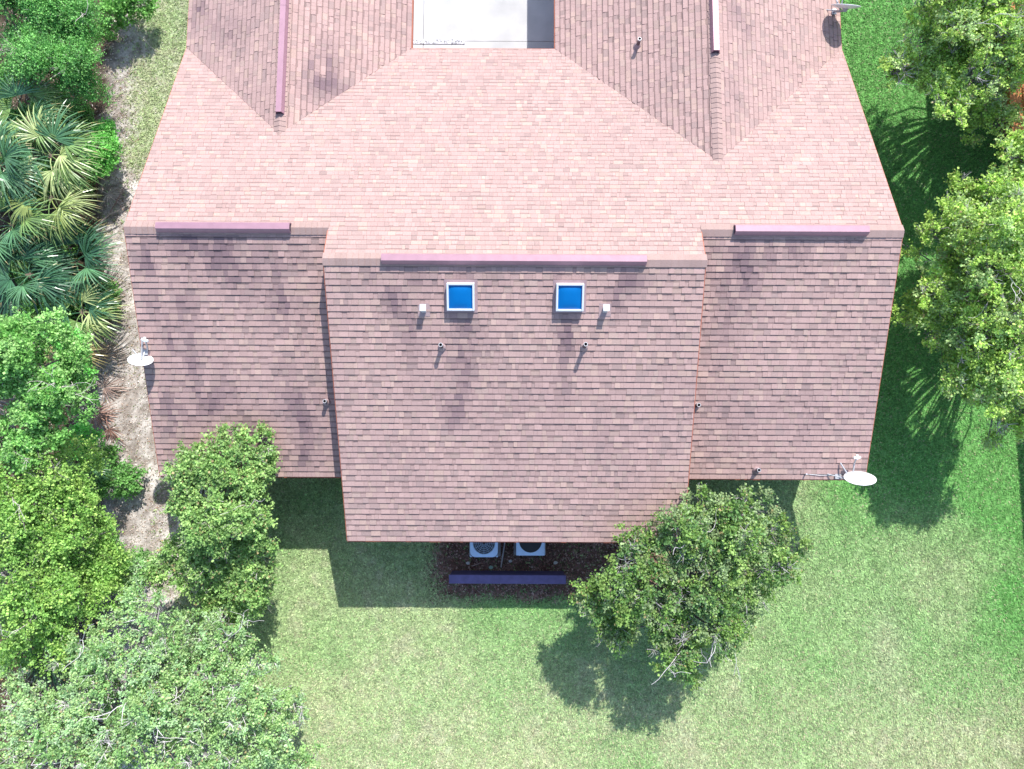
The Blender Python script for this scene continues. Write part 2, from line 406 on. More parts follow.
ridge_cap((LX, YN2, LZ), (LX, LY-.05, LZ), 0, 0, seed=4); ridge_cap((RX, YN2, RZ), (RX, RY-.05, RZ), 0, 0, .14, seed=5)
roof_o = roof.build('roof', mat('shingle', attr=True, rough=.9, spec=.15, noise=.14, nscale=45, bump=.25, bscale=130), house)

# fascia boards
FM = mat('fascia_paint', (.38, .12, .07), rough=.7, noise=.1)
def board(a, b, off, h=.17, t=.024):
    m = MB(); a = Vector(a)-Vector((0, 0, .012)); b = Vector(b)-Vector((0, 0, .012)); o = Vector(off).normalized(); vs = []
    for p in (a, b):
        vs += [p+o*.002, p+o*t, p+o*t-Vector((0, 0, h)), p+o*.002-Vector((0, 0, h))]
    m.add(vs, [(0, 1, 2, 3), (7, 6, 5, 4), (0, 4, 5, 1), (1, 5, 6, 2), (2, 6, 7, 3), (3, 7, 4, 0)])
    m.build('fascia', FM, house)
def P3(x, y, zf, dz=.0): return (x, y, zf(x, y)+dz)
for X, o in ((XL, (-1, 0, 0)), (XR, (1, 0, 0))):
    board(P3(X, YS, zside), P3(X, YR, zside), o); board(P3(X, YR, zfront), P3(X, YF, zfront), o)
    zf = zwl if X < 0 else zwr; board(P3(X, YF+.01, zf), P3(X, YN2, zf), o)
board(P3(MLE, YB, zmid), P3(ML, YM, zmid), (-1, 0, 0), .14); board(P3(ML, YM, zfront), P3(ML, YR-.02, zfront), (-1, 0, 0), .14)
board(P3(MR, YB, zmid), P3(MR, YM, zmid), (1, 0, 0), .14); board(P3(MR, YM, zfront), P3(MR, YR-.02, zfront), (1, 0, 0), .14)
board(P3(XL, YS, zside), P3(MLE+.2, YS, zside), (0, -1, 0)); board(P3(MLE, YB, zmid), P3(MR, YB, zmid), (0, -1, 0), .16)
board(P3(MR-.2, YS, zside), P3(XR, YS, zside), (0, -1, 0))
board(P3(EL, YF+.02, zwl), P3(EL, YN1, zwl), (1, 0, 0)); board(P3(ER, YF+.02, zwr), P3(ER, YN2, zwr), (-1, 0, 0))
board(P3(EL, YF, zfront), P3(ER, YF, zfront), (0, 1, 0))

# ridge vents
vm = mat('vent_metal', (.36, .205, .25), rough=.5, metal=.25, spec=.5, noise=.08, nscale=5)
def ridge_vent(a, b, wd=.115, h=.13):
    a = Vector(a); b = Vector(b); t = (b-a).normalized(); n = Vector((-t.y, t.x, 0)); mb = MB()
    prof = [(-wd-.015, -.055), (-wd-.015, -.02), (-wd, .03), (-.075, h*.8), (.075, h*.8), (wd, .03), (wd+.015, -.02), (wd+.015, -.055)]
    vs = [p+n*x+Vector((0, 0, z)) for p in (a, b) for x, z in prof]; k = len(prof)
    mb.add(vs, [tuple(range(k))[::-1], tuple(range(k, 2*k))]+[(i, (i+1) % k, (i+1) % k+k, i+k) for i in range(k)])
    L = (b-a).length; N = max(1, int(L/2.4))
    for i in range(1, N):                                    # joint straps
        p = a+t*L*i/N; q = p+t*.05
        vs = [r+n*x*1.02+Vector((0, 0, z+.004)) for r in (p, q) for x, z in prof]
        mb.add(vs, [tuple(range(k))[::-1], tuple(range(k, 2*k))]+[(i_, (i_+1) % k, (i_+1) % k+k, i_+k) for i_ in range(k)])
    o = mb.build('ridge_vent', vm, house)
    for p, f in ((a-t*.004, tuple(range(k))[::-1]), (b+t*.004, tuple(range(k)))):
        e = MB(); e.add([p+n*x*.8+Vector((0, 0, z*.8-.002)) for x, z in prof], [f])
        e.build('end_plug', mat('dark_plug', (.05, .03, .05), rough=.8), o)
    return o
def rx(px, py, z): return at(px, py, z)[0]
zv = .035
ridge_vent((rx(158, 227, ZR), YR, ZR+zv), (rx(291, 228, ZR), YR, ZR+zv))
ridge_vent((rx(382, 259, ZM), YM, ZM+zv), (rx(646, 261, ZM), YM, ZM+zv))
ridge_vent((rx(734, 230, ZR), YR, ZR+zv), (rx(867, 231, ZR), YR, ZR+zv))
ridge_vent((LX, at(281, 114, LZ)[1], LZ+zv), (LX, YN2-.6, LZ+zv), .1)
ridge_vent((RX, at(718, 53, RZ)[1], RZ+zv), (RX, YN2-.6, RZ+zv), .1)

# skylights
frm = mat('aluminium', (.72, .74, .76), rough=.35, metal=.3, spec=.5)
MS = Matrix.Rotation(math.atan(S), 4, 'X').to_3x3()          # tilt of the south slope
def skylight(px, py, label):
    c = Vector(on_plane(px, py, zmid)); s = empty('skylight', c); s.parent = house; s['label'] = label
    s.rotation_euler.x = math.atan(S)
    mb = MB(); o = .335; i_ = .285; h = .19
    for sx in (-1, 1):
        mb.box((sx*(o+i_)/2, 0, h/2), (o-i_, 2*o, h)); mb.box((0, sx*(o+i_)/2, h/2-.002), (2*i_, o-i_, h-.004))
    mb.build('frame', frm, s, bevel=.012)
    mb = MB(); mb.box((0, 0, .008), (2*o+.14, 2*o+.14, .03)); mb.build('flashing', mat('lead_flashing', (.30, .21, .22), rough=.7, noise=.1), s)
    mb = MB(); N = 8; vs = []; fs = []
    for a in range(N+1):
        for b in range(N+1):
            x, y = (a/N*2-1), (b/N*2-1); vs.append((x*i_, y*i_, .13+.045*(1-x**4)*(1-y**4)))
    for a in range(N):
        for b in range(N): fs.append((a*(N+1)+b, (a+1)*(N+1)+b, (a+1)*(N+1)+b+1, a*(N+1)+b+1))
    mb.add(vs, fs); mb.build('pane', mat('blue_acrylic', (.0, .125, .37), rough=.3, spec=.25, noise=.06, nscale=2), s, smooth=True)
skylight(461, 296, 'left blue domed skylight'); skylight(569.5, 296.5, 'right blue domed skylight')

# vents and pipes on the roof
pipe_m = mat('vent_pipe_metal', (.62, .62, .64), rough=.5, metal=.2); dark_m = mat('pipe_bore', (.02, .02, .02), rough=.9)
boot_m = mat('pipe_boot', (.33, .24, .24), rough=.8)
def box_vent(px, py):
    c = Vector(on_plane(px, py, zmid)); mb = MB()
    mb.box(c+Vector((0, 0, .09)), (.11, .12, .26)); mb.box(c+Vector((0, 0, .255)), (.145, .165, .03))
    o = mb.build('box_vent', frm, house, bevel=.006)
    mb = MB(); mb.box(c+Vector((0, 0, .012)), (.30, .32, .012), MS); mb.build('flange', boot_m, o)
box_vent(424, 310); box_vent(605, 310)
def vent_pipe(px, py, zf, h=.32, r=.05):
    c = Vector(on_plane(px, py, zf)); mb = MB()
    mb.tube([c-Vector((0, 0, .05)), c+Vector((0, 0, h))], r, 10, cap=False)
    mb.tube([c+Vector((0, 0, h)), c+Vector((0, 0, h-.1))], r*.8, 10, cap=False)
    n = 10; vs = [c+Vector((math.cos(k*2*math.pi/n)*q, math.sin(k*2*math.pi/n)*q, h)) for q in (r, r*.8) for k in range(n)]
    mb.add(vs, [(k, (k+1) % n, (k+1) % n+n, k+n) for k in range(n)])
    o = mb.build('vent_pipe', mat('shaded_pipe', (.13, .085, .09), rough=.7), house, smooth=False)  # body dark all round: its shaded side and shadow put into the colour
    mb = MB(); mb.tube([c+Vector((0, 0, h-.035)), c+Vector((0, 0, h+.002))], r*1.08, 10, cap=False); mb.add([v+Vector((0, 0, .003)) for v in vs], [(k, (k+1) % n, (k+1) % n+n, k+n) for k in range(n)])
    mb.build('collar', pipe_m, o)
    b = MB(); b.tube([c+Vector((0, 0, -.03)), c+Vector((0, 0, .05)), c+Vector((0, 0, .10))], [r*2.4, r*1.8, r*1.15], 10); b.build('boot', boot_m, o)
    b = MB(); b.tube([c+Vector((0, 0, h-.11)), c+Vector((0, 0, h-.10))], r*.79, 10); b.build('bore', dark_m, o)
for q in ((442, 347, zmid, .34), (584, 347, zmid, .42), (327, 402, zside, .24), (695.5, 406, zside, .34), (756, 470, zside, .24), (637.5, 46, zwr, .34)):
    vent_pipe(*q)

# ------------------------------------------------------------------ patio between the wings
m = MB()
y0, y1 = YF-.5, 17.0
px_ = [EL-.44, at(424, 20)[0], ER+.44]
for i in range(2):
    for j, (ya, yb) in enumerate(((y0, at(480, 43)[1]), (at(480, 43)[1], y1))):
        xa, xb = px_[i], px_[i+1]
        m.box(((xa+xb)/2, (ya+yb)/2, .05), (xb-xa-.012, yb-ya-.012, .10))
p = m.build('patio', mat('patio_concrete', (.44, .435, .43), rough=.8, noise=.14, nscale=1.3), bevel=.004)
struct(p, 'white concrete patio between the two roof wings', 'patio')
m = MB(); m.box(((EL+ER)/2, (y0+y1)/2, .03), (ER-EL+.9, y1-y0, .05)); p = m.build('patio_joint', mat('joint_sand', (.33, .33, .36), rough=.9)); struct(p, 'grey joint sand under the patio slabs', 'patio')
a, b = at(413, 43.6), at(465, 43.6)                     # drain strip with pebbles
m = MB(); r = random.Random(4)
m.box(((a[0]+b[0])/2, a[1], .112), (b[0]-a[0], .16, .02), None, (.5, .5, .52))
for i in range(120):
    s = r.uniform(.015, .035); c = (r.uniform(a[0], b[0]), a[1]+r.uniform(-.07, .07), .125)
    k = r.uniform(.15, .7); m.box(c, (s, s, s*.6), Matrix.Rotation(r.random()*3, 3, 'Z'), (k, k, k*1.02))
o = m.build('pebble_drain', mat('pebbles', attr=True, rough=.8)); tag(o, 'narrow grey pebble drain strip along the patio edge under the eave', 'drain')

# ------------------------------------------------------------------ air conditioners and screen wall
steel = mat('condenser_paint', (.52, .70, .90), rough=.45, spec=.4, noise=.06)
dark = mat('coil_dark', (.05, .055, .06), rough=.7)
def condenser(cx, cy, rounded, label, w_=.82):
    o = empty('air_conditioner', (cx, cy, .0)); tag(o, label, 'air conditioner', 'air conditioners behind the screen wall')
    mb = MB(); mb.box((0, 0, .05), (w_+.14, w_+.14, .10)); mb.build('pad', mat('pad_concrete', (.34, .34, .34), rough=.9, noise=.1), o, bevel=.01)
    h = .72; mb = MB(); mb.box((0, 0, .1+h/2), (w_*.93, w_*.93, h-.02)); mb.build('coil', dark, o)
    mb = MB()
    for sx in (-1, 1):
        for sy in (-1, 1): mb.box((sx*w_*.47, sy*w_*.47, .1+h/2), (.05, .05, h-.03))
    for k in range(14):
        z = .14+k*.047
        for s_ in (-1, 1):
            mb.box((0, s_*w_*.475, z), (w_*.9, .012, .016)); mb.box((s_*w_*.475, 0, z), (.012, w_*.9, .016))
    mb.build('louver', steel, o)
    # top: square plate with a round opening
    mb = MB(); N = 48; R = w_*.40; H = w_/2; cr = .16 if rounded else .02; vs = []
    for k in range(N):
        a_ = 2*math.pi*k/N; c_, s_ = math.cos(a_), math.sin(a_)
        t = H/max(abs(c_), abs(s_)); X, Y = c_*t, s_*t
        ex, ey = abs(X)-(H-cr), abs(Y)-(H-cr)
        if ex > 0 and ey > 0:
            q = math.hypot(ex, ey); X = math.copysign(H-cr+ex*cr/q, X); Y = math.copysign(H-cr+ey*cr/q, Y)
        vs += [(X, Y, .1+h-.04), (X, Y, .1+h), (c_*R, s_*R, .1+h+.012), (c_*R*.98, s_*R*.98, .1+h-.1)]
    fs = []
    for k in range(N):
        a_, b_ = k*4, ((k+1) % N)*4; fs += [(a_+j, b_+j, b_+j+1, a_+j+1) for j in range(3)]
    mb.add(vs, fs); mb.build('top_panel', steel, o)
    mb = MB()
    for rr_ in [R*q for q in (.18, .34, .5, .66, .82, .96)]:
        mb.tube([(math.cos(t_)*rr_, math.sin(t_)*rr_, .1+h+.015) for t_ in np.linspace(0, 2*math.pi, 33)], .004, 4, cap=False)
    for k in range(12):
        t_ = k*math.pi/6; mb.tube([(math.cos(t_)*R*.15, math.sin(t_)*R*.15, .1+h+.02), (math.cos(t_)*R, math.sin(t_)*R, .1+h+.012)], .004, 4)
    mb.build('grille', steel if rounded else dark, o)
    fan = MB()
    fan.tube([(0, 0, h-.1), (0, 0, h+.02)], .09, 14)
    for k in range(3 if rounded else 4):
        t_ = k*2*math.pi/(3 if rounded else 4)+.4; M_ = Matrix.Rotation(t_, 3, 'Z') @ Matrix.Rotation(.35, 3, 'X')
        vs = [M_ @ Vector(v) for v in ((.06, -.05, 0), (R*.9, -.15, 0), (R*.95, .02, .0), (R*.85, .12, 0), (.06, .06, 0))]
        vs = [v+Vector((0, 0, h-.03)) for v in vs]; vs += [v-Vector((0, 0, .006)) for v in vs]
        fan.add(vs, [(0, 1, 2, 3, 4), (9, 8, 7, 6, 5)]+[(i, i+5, (i+1) % 5+5, (i+1) % 5) for i in range(5)])
    fan.build('fan', mat('fan_metal', (.45, .58, .75) if rounded else (.22, .26, .3), rough=.4, metal=.3), o)
    mb = MB(); mb.tube([(-.1, H*.9, .25), (-.1, H*.9+.28, .25), (-.1, H+.32, .6)], .03, 8); mb.tube([(.05, H*.9, .2), (.05, H*.9+.35, .2)], .012, 6)
    mb.build('line_set', mat('pipe_insulation', (.06, .06, .06), rough=.9), o)
pa = at(484, 543, .82); pb = at(530.5, 541, .82)
condenser(pa[0], pa[1], True, 'left air conditioner with rounded pale top grille')
condenser(pb[0], pb[1], False, 'right air conditioner with square top and dark round fan', .84)
m = MB(); wa, wb = at(449, 579, .95), at(566, 579, .95)
m.box(((wa[0]+wb[0])/2, wa[1], .455), (wb[0]-wa[0]-.03, .20, .97)); m.box(((wa[0]+wb[0])/2, wa[1], .95), (wb[0]-wa[0], .25, .045))
o = m.build('screen_wall', mat('mauve_stucco', (.105, .095, .215), rough=.85, noise=.18, nscale=7, bump=.3), bevel=.008)
tag(o, 'low straight mauve screen wall in front of the air conditioners', 'wall')
p0 = at(505, 541); p1 = at(501, 567); m = MB(); m.tube([(p0[0], p0[1]+.7, .03), (p0[0], p0[1], .04), (p1[0], p1[1], .03)], .022, 8)
o = m.build('drain_pipe', mat('white_plastic', (.62, .60, .58), rough=.5), smooth=True); tag(o, 'thin white drain pipe lying on the mulch between the air conditioners', 'pipe')
m = MB(); q0, q1 = at(472, 566), at(481, 562.5); m.tube([(q0[0], q0[1], .03), (q1[0], q1[1], .05)], [.02, .012], 6)
o = m.build('stick', mat('stick_wood', (.40, .30, .26), rough=.9)); tag(o, 'short pale stick on the mulch in front of the rounded air conditioner', 'stick')
rk = random.Random(8)
def rock(px, py, s, col, label):
    mb = MB(); c = at(px, py); vs = []; n = 7
    for j, (z, q) in enumerate(((0, .8), (.4, 1), (.75, .7))):
        for k in range(n):
            t_ = 2*math.pi*k/n; R_ = s*q*rk.uniform(.75, 1.1); vs.append((math.cos(t_)*R_, math.sin(t_)*R_*.8, z*s))
    fs = [(j*n+k, j*n+(k+1) % n, (j+1)*n+(k+1) % n, (j+1)*n+k) for j in range(2) for k in range(n)]+[tuple(range(2*n, 3*n))]
    mb.add(vs, fs); o = mb.build('stone', mat(col[0], col[1], rough=.8)); o.location = (c[0], c[1], -.01); tag(o, label, 'stone', 'stones on the mulch bed')
W_ = ('pale_stone', (.6, .6, .58)); G_ = ('green_stone', (.35, .55, .45)); B_ = ('tan_stone', (.45, .36, .32))
rock(468, 563, .07, W_, 'pale stone in front of the rounded air conditioner'); rock(510.5, 561, .065, W_, 'pale stone just right of the thin drain pipe')
rock(491, 567.5, .075, G_, 'greenish stone between the rounded air conditioner and the wall'); rock(555.5, 562.5, .075, W_, 'pale stone right of the square air conditioner')
rock(532, 567, .05, B_, 'tan stone between the square air conditioner and the wall')

# ------------------------------------------------------------------ satellite dishes
white = mat('dish_white', (.80, .80, .79), rough=.35, spec=.5); grey = mat('bracket_grey', (.42, .43, .45), rough=.5, metal=.4)
def dish(px, py, zc, foot, az_, label, w_=.78, h_=.70, el_=29, two=False):
    c = Vector(at(px, py, zc)); foot = Vector(foot); o = empty('satellite_dish', foot); tag(o, label, 'satellite dish', 'satellite dishes on the roof edge')
    az_ = math.radians(az_); e_ = math.radians(el_)
    n = Vector((math.sin(az_)*math.cos(e_), math.cos(az_)*math.cos(e_), math.sin(e_)))
    x = Vector((math.cos(az_), -math.sin(az_), 0)); y = n.cross(x); c = c-foot
    M_ = lambda a, b, d: c+x*a+y*b+n*d
    mb = MB(); N = 28; R = 6; vs = [M_(0, 0, -.07)]; fs = []
    for side, off in ((0, 0), (1, -.012)):
        base = len(vs)
        for j in range(1, R+1):
            q = j/R
            for k in range(N):
                t_ = 2*math.pi*k/N; vs.append(M_(w_/2*q*math.cos(t_), h_/2*q*math.sin(t_), -.07*(1-q*q)+off))
        if side == 0:
            fs += [(0, base+k, base+(k+1) % N) for k in range(N)]
        else:
            vs.append(M_(0, 0, -.082)); z = len(vs)-1; fs += [(z, base+(k+1) % N, base+k) for k in range(N)]
        for j in range(R-1):
            for k in range(N):
                f = (base+j*N+k, base+(j+1)*N+k, base+(j+1)*N+(k+1) % N, base+j*N+(k+1) % N); fs.append(f if side == 0 else f[::-1])
    b0, b1 = 1+(R-1)*N, 1+R*N+(R-1)*N
    fs += [(b0+k, b1+k, b1+(k+1) % N, b0+(k+1) % N) for k in range(N)]
    mb.add(vs, fs); mb.build('reflector', white, o, smooth=True)
    lnb = M_(0, h_*.35, .50)
    mb = MB(); mb.tube([M_(0, h_*.49, -.02), (M_(0, h_*.49, -.02)+lnb)/2+y*.05, lnb], .022, 6)
    mb.build('feed_arm', grey, o)
    mb = MB(); mb.tube([lnb-n*.06, lnb+n*.0, lnb+n*.05], [.045, .04, .03], 10)
    mb.tube([lnb-n*.03-x*.09, lnb-n*.03+x*.09], .034, 8); mb.build('receiver', white, o, smooth=False)
    mb = MB(); bk = M_(0, -.05, -.13); mb.tube([M_(0, 0, -.075), bk], [.09, .06], 8)
    mb.tube([bk, bk*.55+Vector((0, 0, -.03)), Vector((0, 0, 0))], .022, 8); mb.build('mast', grey, o)
    mb = MB(); mb.box((0, 0, .0), (.17, .17, .02)); mb.tube([(.0, .35, .16), bk*.6], .02, 6)
    mb.tube([(-.3, .05, .02), bk*.6], .016, 6)
    mb.build('bracket', grey, o)
zz = lambda f, x, y: (x, y, f(x, y)+.03)
f1 = on_plane(150, 352, zside); dish(140.5, 359.5, 4.15, zz(zside, XL+.08, f1[1]), 16, 'small white satellite dish over the west roof edge beside the palmettos', .60, .58, 36)
f2 = on_plane(838, 469, zside); dish(860, 478, 3.2, zz(zside, XR-.75, YS+.1), -5, 'white satellite dish hanging past the south east roof corner above the lawn', .80, .74, 28, True)
f3 = on_plane(838, 14, zwr); dish(846, 5.5, 3.2, zz(zwr, XR-.25, f3[1]), 6, 'white satellite dish seen edge on, at the north east eave with round shadow on shingles', .80, .80, 31)
# cable from the corner dish
c = on_plane(805, 474, zside); m = MB(); m.tube([(c[0], c[1], c[2]), (c[0]+.4, c[1]-.03, c[2]+.03), (XR-.75, YS+.12, zside(0, YS)+.05)], .008, 5); m.tube([c, (c[0], c[1]+.0, c[2]+.12)], .02, 6)
o = m.build('cable_run', pipe_m, house)

# ------------------------------------------------------------------ vegetation
LEAF = {}
def leaf_mat(rough=.5, trans=.34):
    return mat('leaf', attr=True, rough=rough, spec=.35, trans=trans)
BARK = mat('bark', attr=True, rough=.9, spec=.1, noise=.25, nscale=14)
def tree(name, label, cat, base, lobes, pal, seed, ncl=240, leaf=(.035, .07), twigs=8, per=8, tl=(.12, .27), bark=(.42, .38, .35), bare=.12, group=None, upbias=1.1, trunk_r=.14, low=-.35, dead=0.0, gain=2.95, snags=5):
    R = np.random.RandomState(seed); o = empty(name, (base[0], base[1], 0)); tag(o, label, cat, group)
    B = np.array([base[0], base[1], 0.0]); L0 = np.array(lobes, float); L = []     # world: x,y,z,r
    for l in L0:                                                # every big lobe breaks up into smaller uneven ones
        m_ = 1 if l[3] < .5 else int(4+l[3]*3)
        for q in range(m_):
            d = R.normal(size=3); d /= np.linalg.norm(d); d[2] = abs(d[2])*.9-.15
            L.append([*(l[:3]+d*l[3]*R.uniform(.4, .98)*(m_ > 1)), l[3]*(R.uniform(.24, .48) if m_ > 1 else 1)])
    L = np.array(L)
    area = L[:, 3]**2; pr = area/area.sum()
    top = L[:, 2].max(); fork = np.array([base[0], base[1], max(.5, top*.35)])
    tm = MB(); br = MB()
    pts = [B-B+np.array([0, 0, -.15]), np.array([R.normal(0, .06), R.normal(0, .06), fork[2]*.5]), fork-B]
    tm.tube([Vector(p) for p in pts], [trunk_r*1.35, trunk_r, trunk_r*.85], 9, tuple(np.array(bark)*.8))
    limb = []
    for (x, y, z, r) in L:
        c = np.array([x, y, z-r*.15]); mid = (fork+c)/2+R.normal(0, .18, 3)+np.array([0, 0, -.1]); limb.append((mid-B, c-B))
        rr0 = min(trunk_r*.5, .02+.04*r)
        tm.tube([Vector(fork-B), Vector(mid-B), Vector(c-B)], [rr0, rr0*.75, rr0*.45], 6, tuple(np.array(bark)*.55))
    LV, LC = [], []; TW = []
    for i in range(int(ncl*2.3)):
        k = R.choice(len(L), p=pr); x, y, z, r = L[k]
        d = R.normal(size=3); d /= np.linalg.norm(d)
        if d[2] < low: d[2] = abs(d[2])
        q = r*(R.uniform(.66, 1.02)+abs(R.normal(0, .13)) if R.rand() < .78 else R.uniform(.25, .75))
        c = np.array([x, y, z])+d*q*np.array([1, 1, .78]); c[2] = max(c[2], .25)
        inside = min(np.linalg.norm((c-l[:3])/np.array([1, 1, .78]))/l[3] for l in L)
        if inside < .5 and R.rand() < .75: continue
        s0 = limb[k][1]*(.45)+(c-B)*.55-d*r*.12 if R.rand() < .9 else limb[k][1]; mid = (s0+c-B)/2+R.normal(0, .08, 3)
        br.tube([Vector(s0), Vector(mid), Vector(c-B)], [.012, .009, .005], 4, tuple(np.array(bark)*(R.uniform(.9, 1.2) if R.rand() < bare else R.uniform(.3, .5))), cap=False)
        tone = np.array(pal[R.randint(len(pal))])*R.uniform(.8, 1.25)*gain
        isbare = R.rand() < bare*.7
        for t in range(twigs):
            dd = d*.6+R.normal(size=3)*.75; dd[2] = abs(dd[2])*.6+.2; dd /= np.linalg.norm(dd); ln = R.uniform(*tl)*(1.25 if isbare else 1)
            e = c+dd*ln; TW.append((c-B, e-B, isbare))
            if isbare and R.rand() < .8: continue
            n = max(2, per+R.randint(-2, 3)); tt = np.linspace(.15, 1.05, n)[:, None]
            p = c+dd*ln*tt+R.normal(0, .022, (n, 3))
            ld = R.normal(size=(n, 3))+dd*.8; ld /= np.linalg.norm(ld, axis=1)[:, None]
            nn = R.normal(size=(n, 3))*.65+np.array([0, 0, upbias]); wv = np.cross(ld, nn); wv /= np.linalg.norm(wv, axis=1)[:, None]+1e-6
            le = R.uniform(leaf[0], leaf[1], (n, 1)); wi_ = le*R.uniform(.42, .62, (n, 1))
            LV.append(np.stack([p, p+ld*le*.55+wv*wi_, p+ld*le*1.25, p+ld*le*.55-wv*wi_], 1)-B)
            cc = tone*R.uniform(.72, 1.3, (n, 1))
            if dead:
                kx = R.rand(n) < dead; cc[kx] = np.array((.42, .34, .16))*R.uniform(.7, 1.2, (kx.sum(), 1))
            LC.append(cc)
    for (a_, b_, f) in TW:
        if f or R.rand() < .10:
            br.tube([Vector(a_), Vector((a_+b_)/2+R.normal(0, .02, 3)), Vector(b_)], [.008, .006, .003] if f else [.006, .004, .002], 3, tuple(np.array(bark)*R.uniform(1.0, 1.5)), cap=False)
    zt = L[:, 2].max()
    for i in range(snags):                                      # bare twisting branches that stand clear of the leaves
        k = R.choice(len(L), p=pr); x, y, z, r = L[k]
        if z < zt-1.3 or math.hypot(x-L[:, 0].mean(), y-L[:, 1].mean()) > .6*np.hypot(L[:, 0]-L[:, 0].mean(), L[:, 1]-L[:, 1].mean()).max(): continue
        p = np.array([x, y, z+r*.72])-B; d = R.normal(size=3)*np.array([1, 1, .12]); d /= np.linalg.norm(d)
        st = [(p+np.array([0, 0, -.25]), d, .009+.008*R.rand(), 4)]
        while st:
            p, d, rr1, dep = st.pop(); pts = [Vector(p)]
            for q in range(3):
                d = d+R.normal(0, .38, 3)*np.array([1, 1, .35]); d /= np.linalg.norm(d); p = p+d*R.uniform(.08, .17)+np.array([0, 0, .03]); pts.append(Vector(p))
            br.tube(pts, [rr1, rr1*.9, rr1*.8, rr1*.7], 5, tuple(np.array(bark)*R.uniform(1.1, 1.5)), cap=False)
            if dep > 1:
                for q in range(2 if R.rand() < .65 else 1): st.append((p, d+R.normal(0, .5, 3)*np.array([1, 1, .3]), rr1*.7, dep-1-(R.rand() < .3)))
    tm.build('trunk', BARK, o, smooth=True); br.build('branches', BARK, o, smooth=True)
    V = np.concatenate(LV).reshape(-1, 3); F = np.arange(len(V)).reshape(-1, 4)
    cr = np_mesh('crown', V, F, leaf_mat(), np.concatenate(LC), o)
    return o
def LB(*a):   # lobes: px, py, z, r
    return [(*at(p[0], p[1], p[2]), p[3]) for p in a]
def xy(px, py): q = at(px, py); return q[0], q[1]

OL = [(.085, .155, .035), (.11, .18, .045), (.06, .125, .03), (.14, .21, .07)]
tree('yard_tree', 'loose green tree on the lawn overlapping the south eave right of the air conditioners', 'tree', xy(672, 592),
     LB((690, 555, 3.3, 1.25), (640, 585, 3.0, 1.15), (742, 545, 3.1, 1.15), (612, 612, 2.5, .85), (700, 615, 2.5, 1.2), (662, 640, 2.2, .95), (768, 555, 2.6, .85), (600, 585, 2.5, .75), (722, 512, 3.3, .75), (652, 555, 3.3, .8), (720, 590, 2.7, .9), (745, 590, 2.1, .7), (690, 665, 1.8, .6)),
     [(.085, .15, .035), (.12, .185, .05), (.06, .12, .035), (.13, .18, .08)], 1, 560, bare=.16, dead=.03, bark=(.42, .39, .40), snags=14, gain=2.25)
tree('corner_tree', 'pale green small tree growing against the south west roof corner', 'tree', xy(222, 535),
     LB((205, 470, 3.4, .85), (250, 465, 3.3, .8), (182, 462, 3.0, .6), (215, 515, 3.0, 1.0), (255, 505, 3.0, .85), (230, 555, 2.3, 1.1), (190, 565, 1.9, .9), (255, 580, 1.7, .95), (245, 540, 2.2, .8), (232, 440, 3.6, .3), (272, 470, 2.9, .6), (228, 480, 3.4, .8), (225, 605, 1.6, .7)),
     [(.10, .165, .05), (.135, .20, .065), (.08, .135, .04)], 2, 560, bare=.12, dead=.04, gain=2.9)
tree('scrub_oak', 'wide grey green oak with whitish twisting branches filling the bottom left corner', 'tree', xy(150, 715),
     LB((60, 700, 2.9, 1.3), (140, 690, 3.2, 1.5), (215, 695, 2.8, 1.4), (268, 680, 2.0, .95), (170, 625, 2.7, 1.2), (115, 640, 3.0, 1.1), (90, 745, 3.0, 1.3), (180, 755, 3.0, 1.4), (250, 740, 2.4, 1.2), (20, 750, 3.0, 1.2), (225, 640, 2.0, 1.0), (295, 735, 1.6, .9), (285, 700, 1.8, .8), (90, 650, 2.6, .8), (150, 580, 2.0, .8), (10, 690, 2.6, .9)),
     [(.12, .185, .07), (.145, .205, .085), (.09, .155, .055), (.135, .20, .10)], 3, 900, leaf=(.03, .06), bare=.2, bark=(.52, .48, .48), dead=.03, snags=34)
tree('yellow_green_tree', 'bright yellow green leafy tree on the left edge below the palmettos', 'tree', xy(30, 560),
     LB((45, 470, 3.4, 1.05), (15, 510, 3.6, 1.1), (75, 490, 2.6, .75), (60, 545, 3.2, 1.1), (30, 600, 3.4, 1.1), (85, 590, 2.6, .9), (60, 640, 2.4, .9), (100, 560, 2.2, .7), (85, 530, 2.6, .8), (70, 610, 2.6, .8), (10, 640, 2.6, .8), (90, 450, 2.2, .5), (100, 530, 1.9, .6)),
     [(.10, .175, .04), (.135, .205, .05), (.075, .14, .03)], 4, 520, leaf=(.035, .065), bare=.04, tl=(.15, .38))
tree('green_tree', 'fresh mid green tree at the left edge between fan palms and yellow green tree', 'tree', xy(20, 400),
     LB((25, 350, 4.4, 1.05), (60, 345, 3.6, .7), (20, 400, 4.4, 1.0), (60, 395, 3.8, .85), (30, 440, 3.8, .9), (75, 375, 3.0, .55)),
     [(.085, .175, .045), (.125, .21, .07), (.065, .145, .035)], 5, 330, bare=.05)
tree('feathery_tree', 'feathery bright green tree in the top left corner above the palmettos', 'tree', xy(40, 50),
     LB((20, 20, 2.6, 1.25), (65, 15, 2.4, 1.1), (82, 58, 2.1, .95), (45, 65, 2.3, 1.0), (10, 65, 2.1, .8), (92, 85, 1.7, .55), (90, 20, 2.1, .75)),
     [(.06, .15, .035), (.085, .185, .05), (.045, .115, .03)], 6, 420, leaf=(.025, .05), twigs=11, per=12, tl=(.2, .5), bare=.02)
tree('shrub', 'small dark shrub by the top edge between the feathery tree and the roof', 'shrub', xy(128, 8),
     LB((118, 12, .9, .5), (138, 5, .8, .45), (128, -6, .9, .5), (112, 30, .5, .35)), [(.06, .14, .03), (.08, .17, .04)], 7, 70, trunk_r=.04, bare=.05)
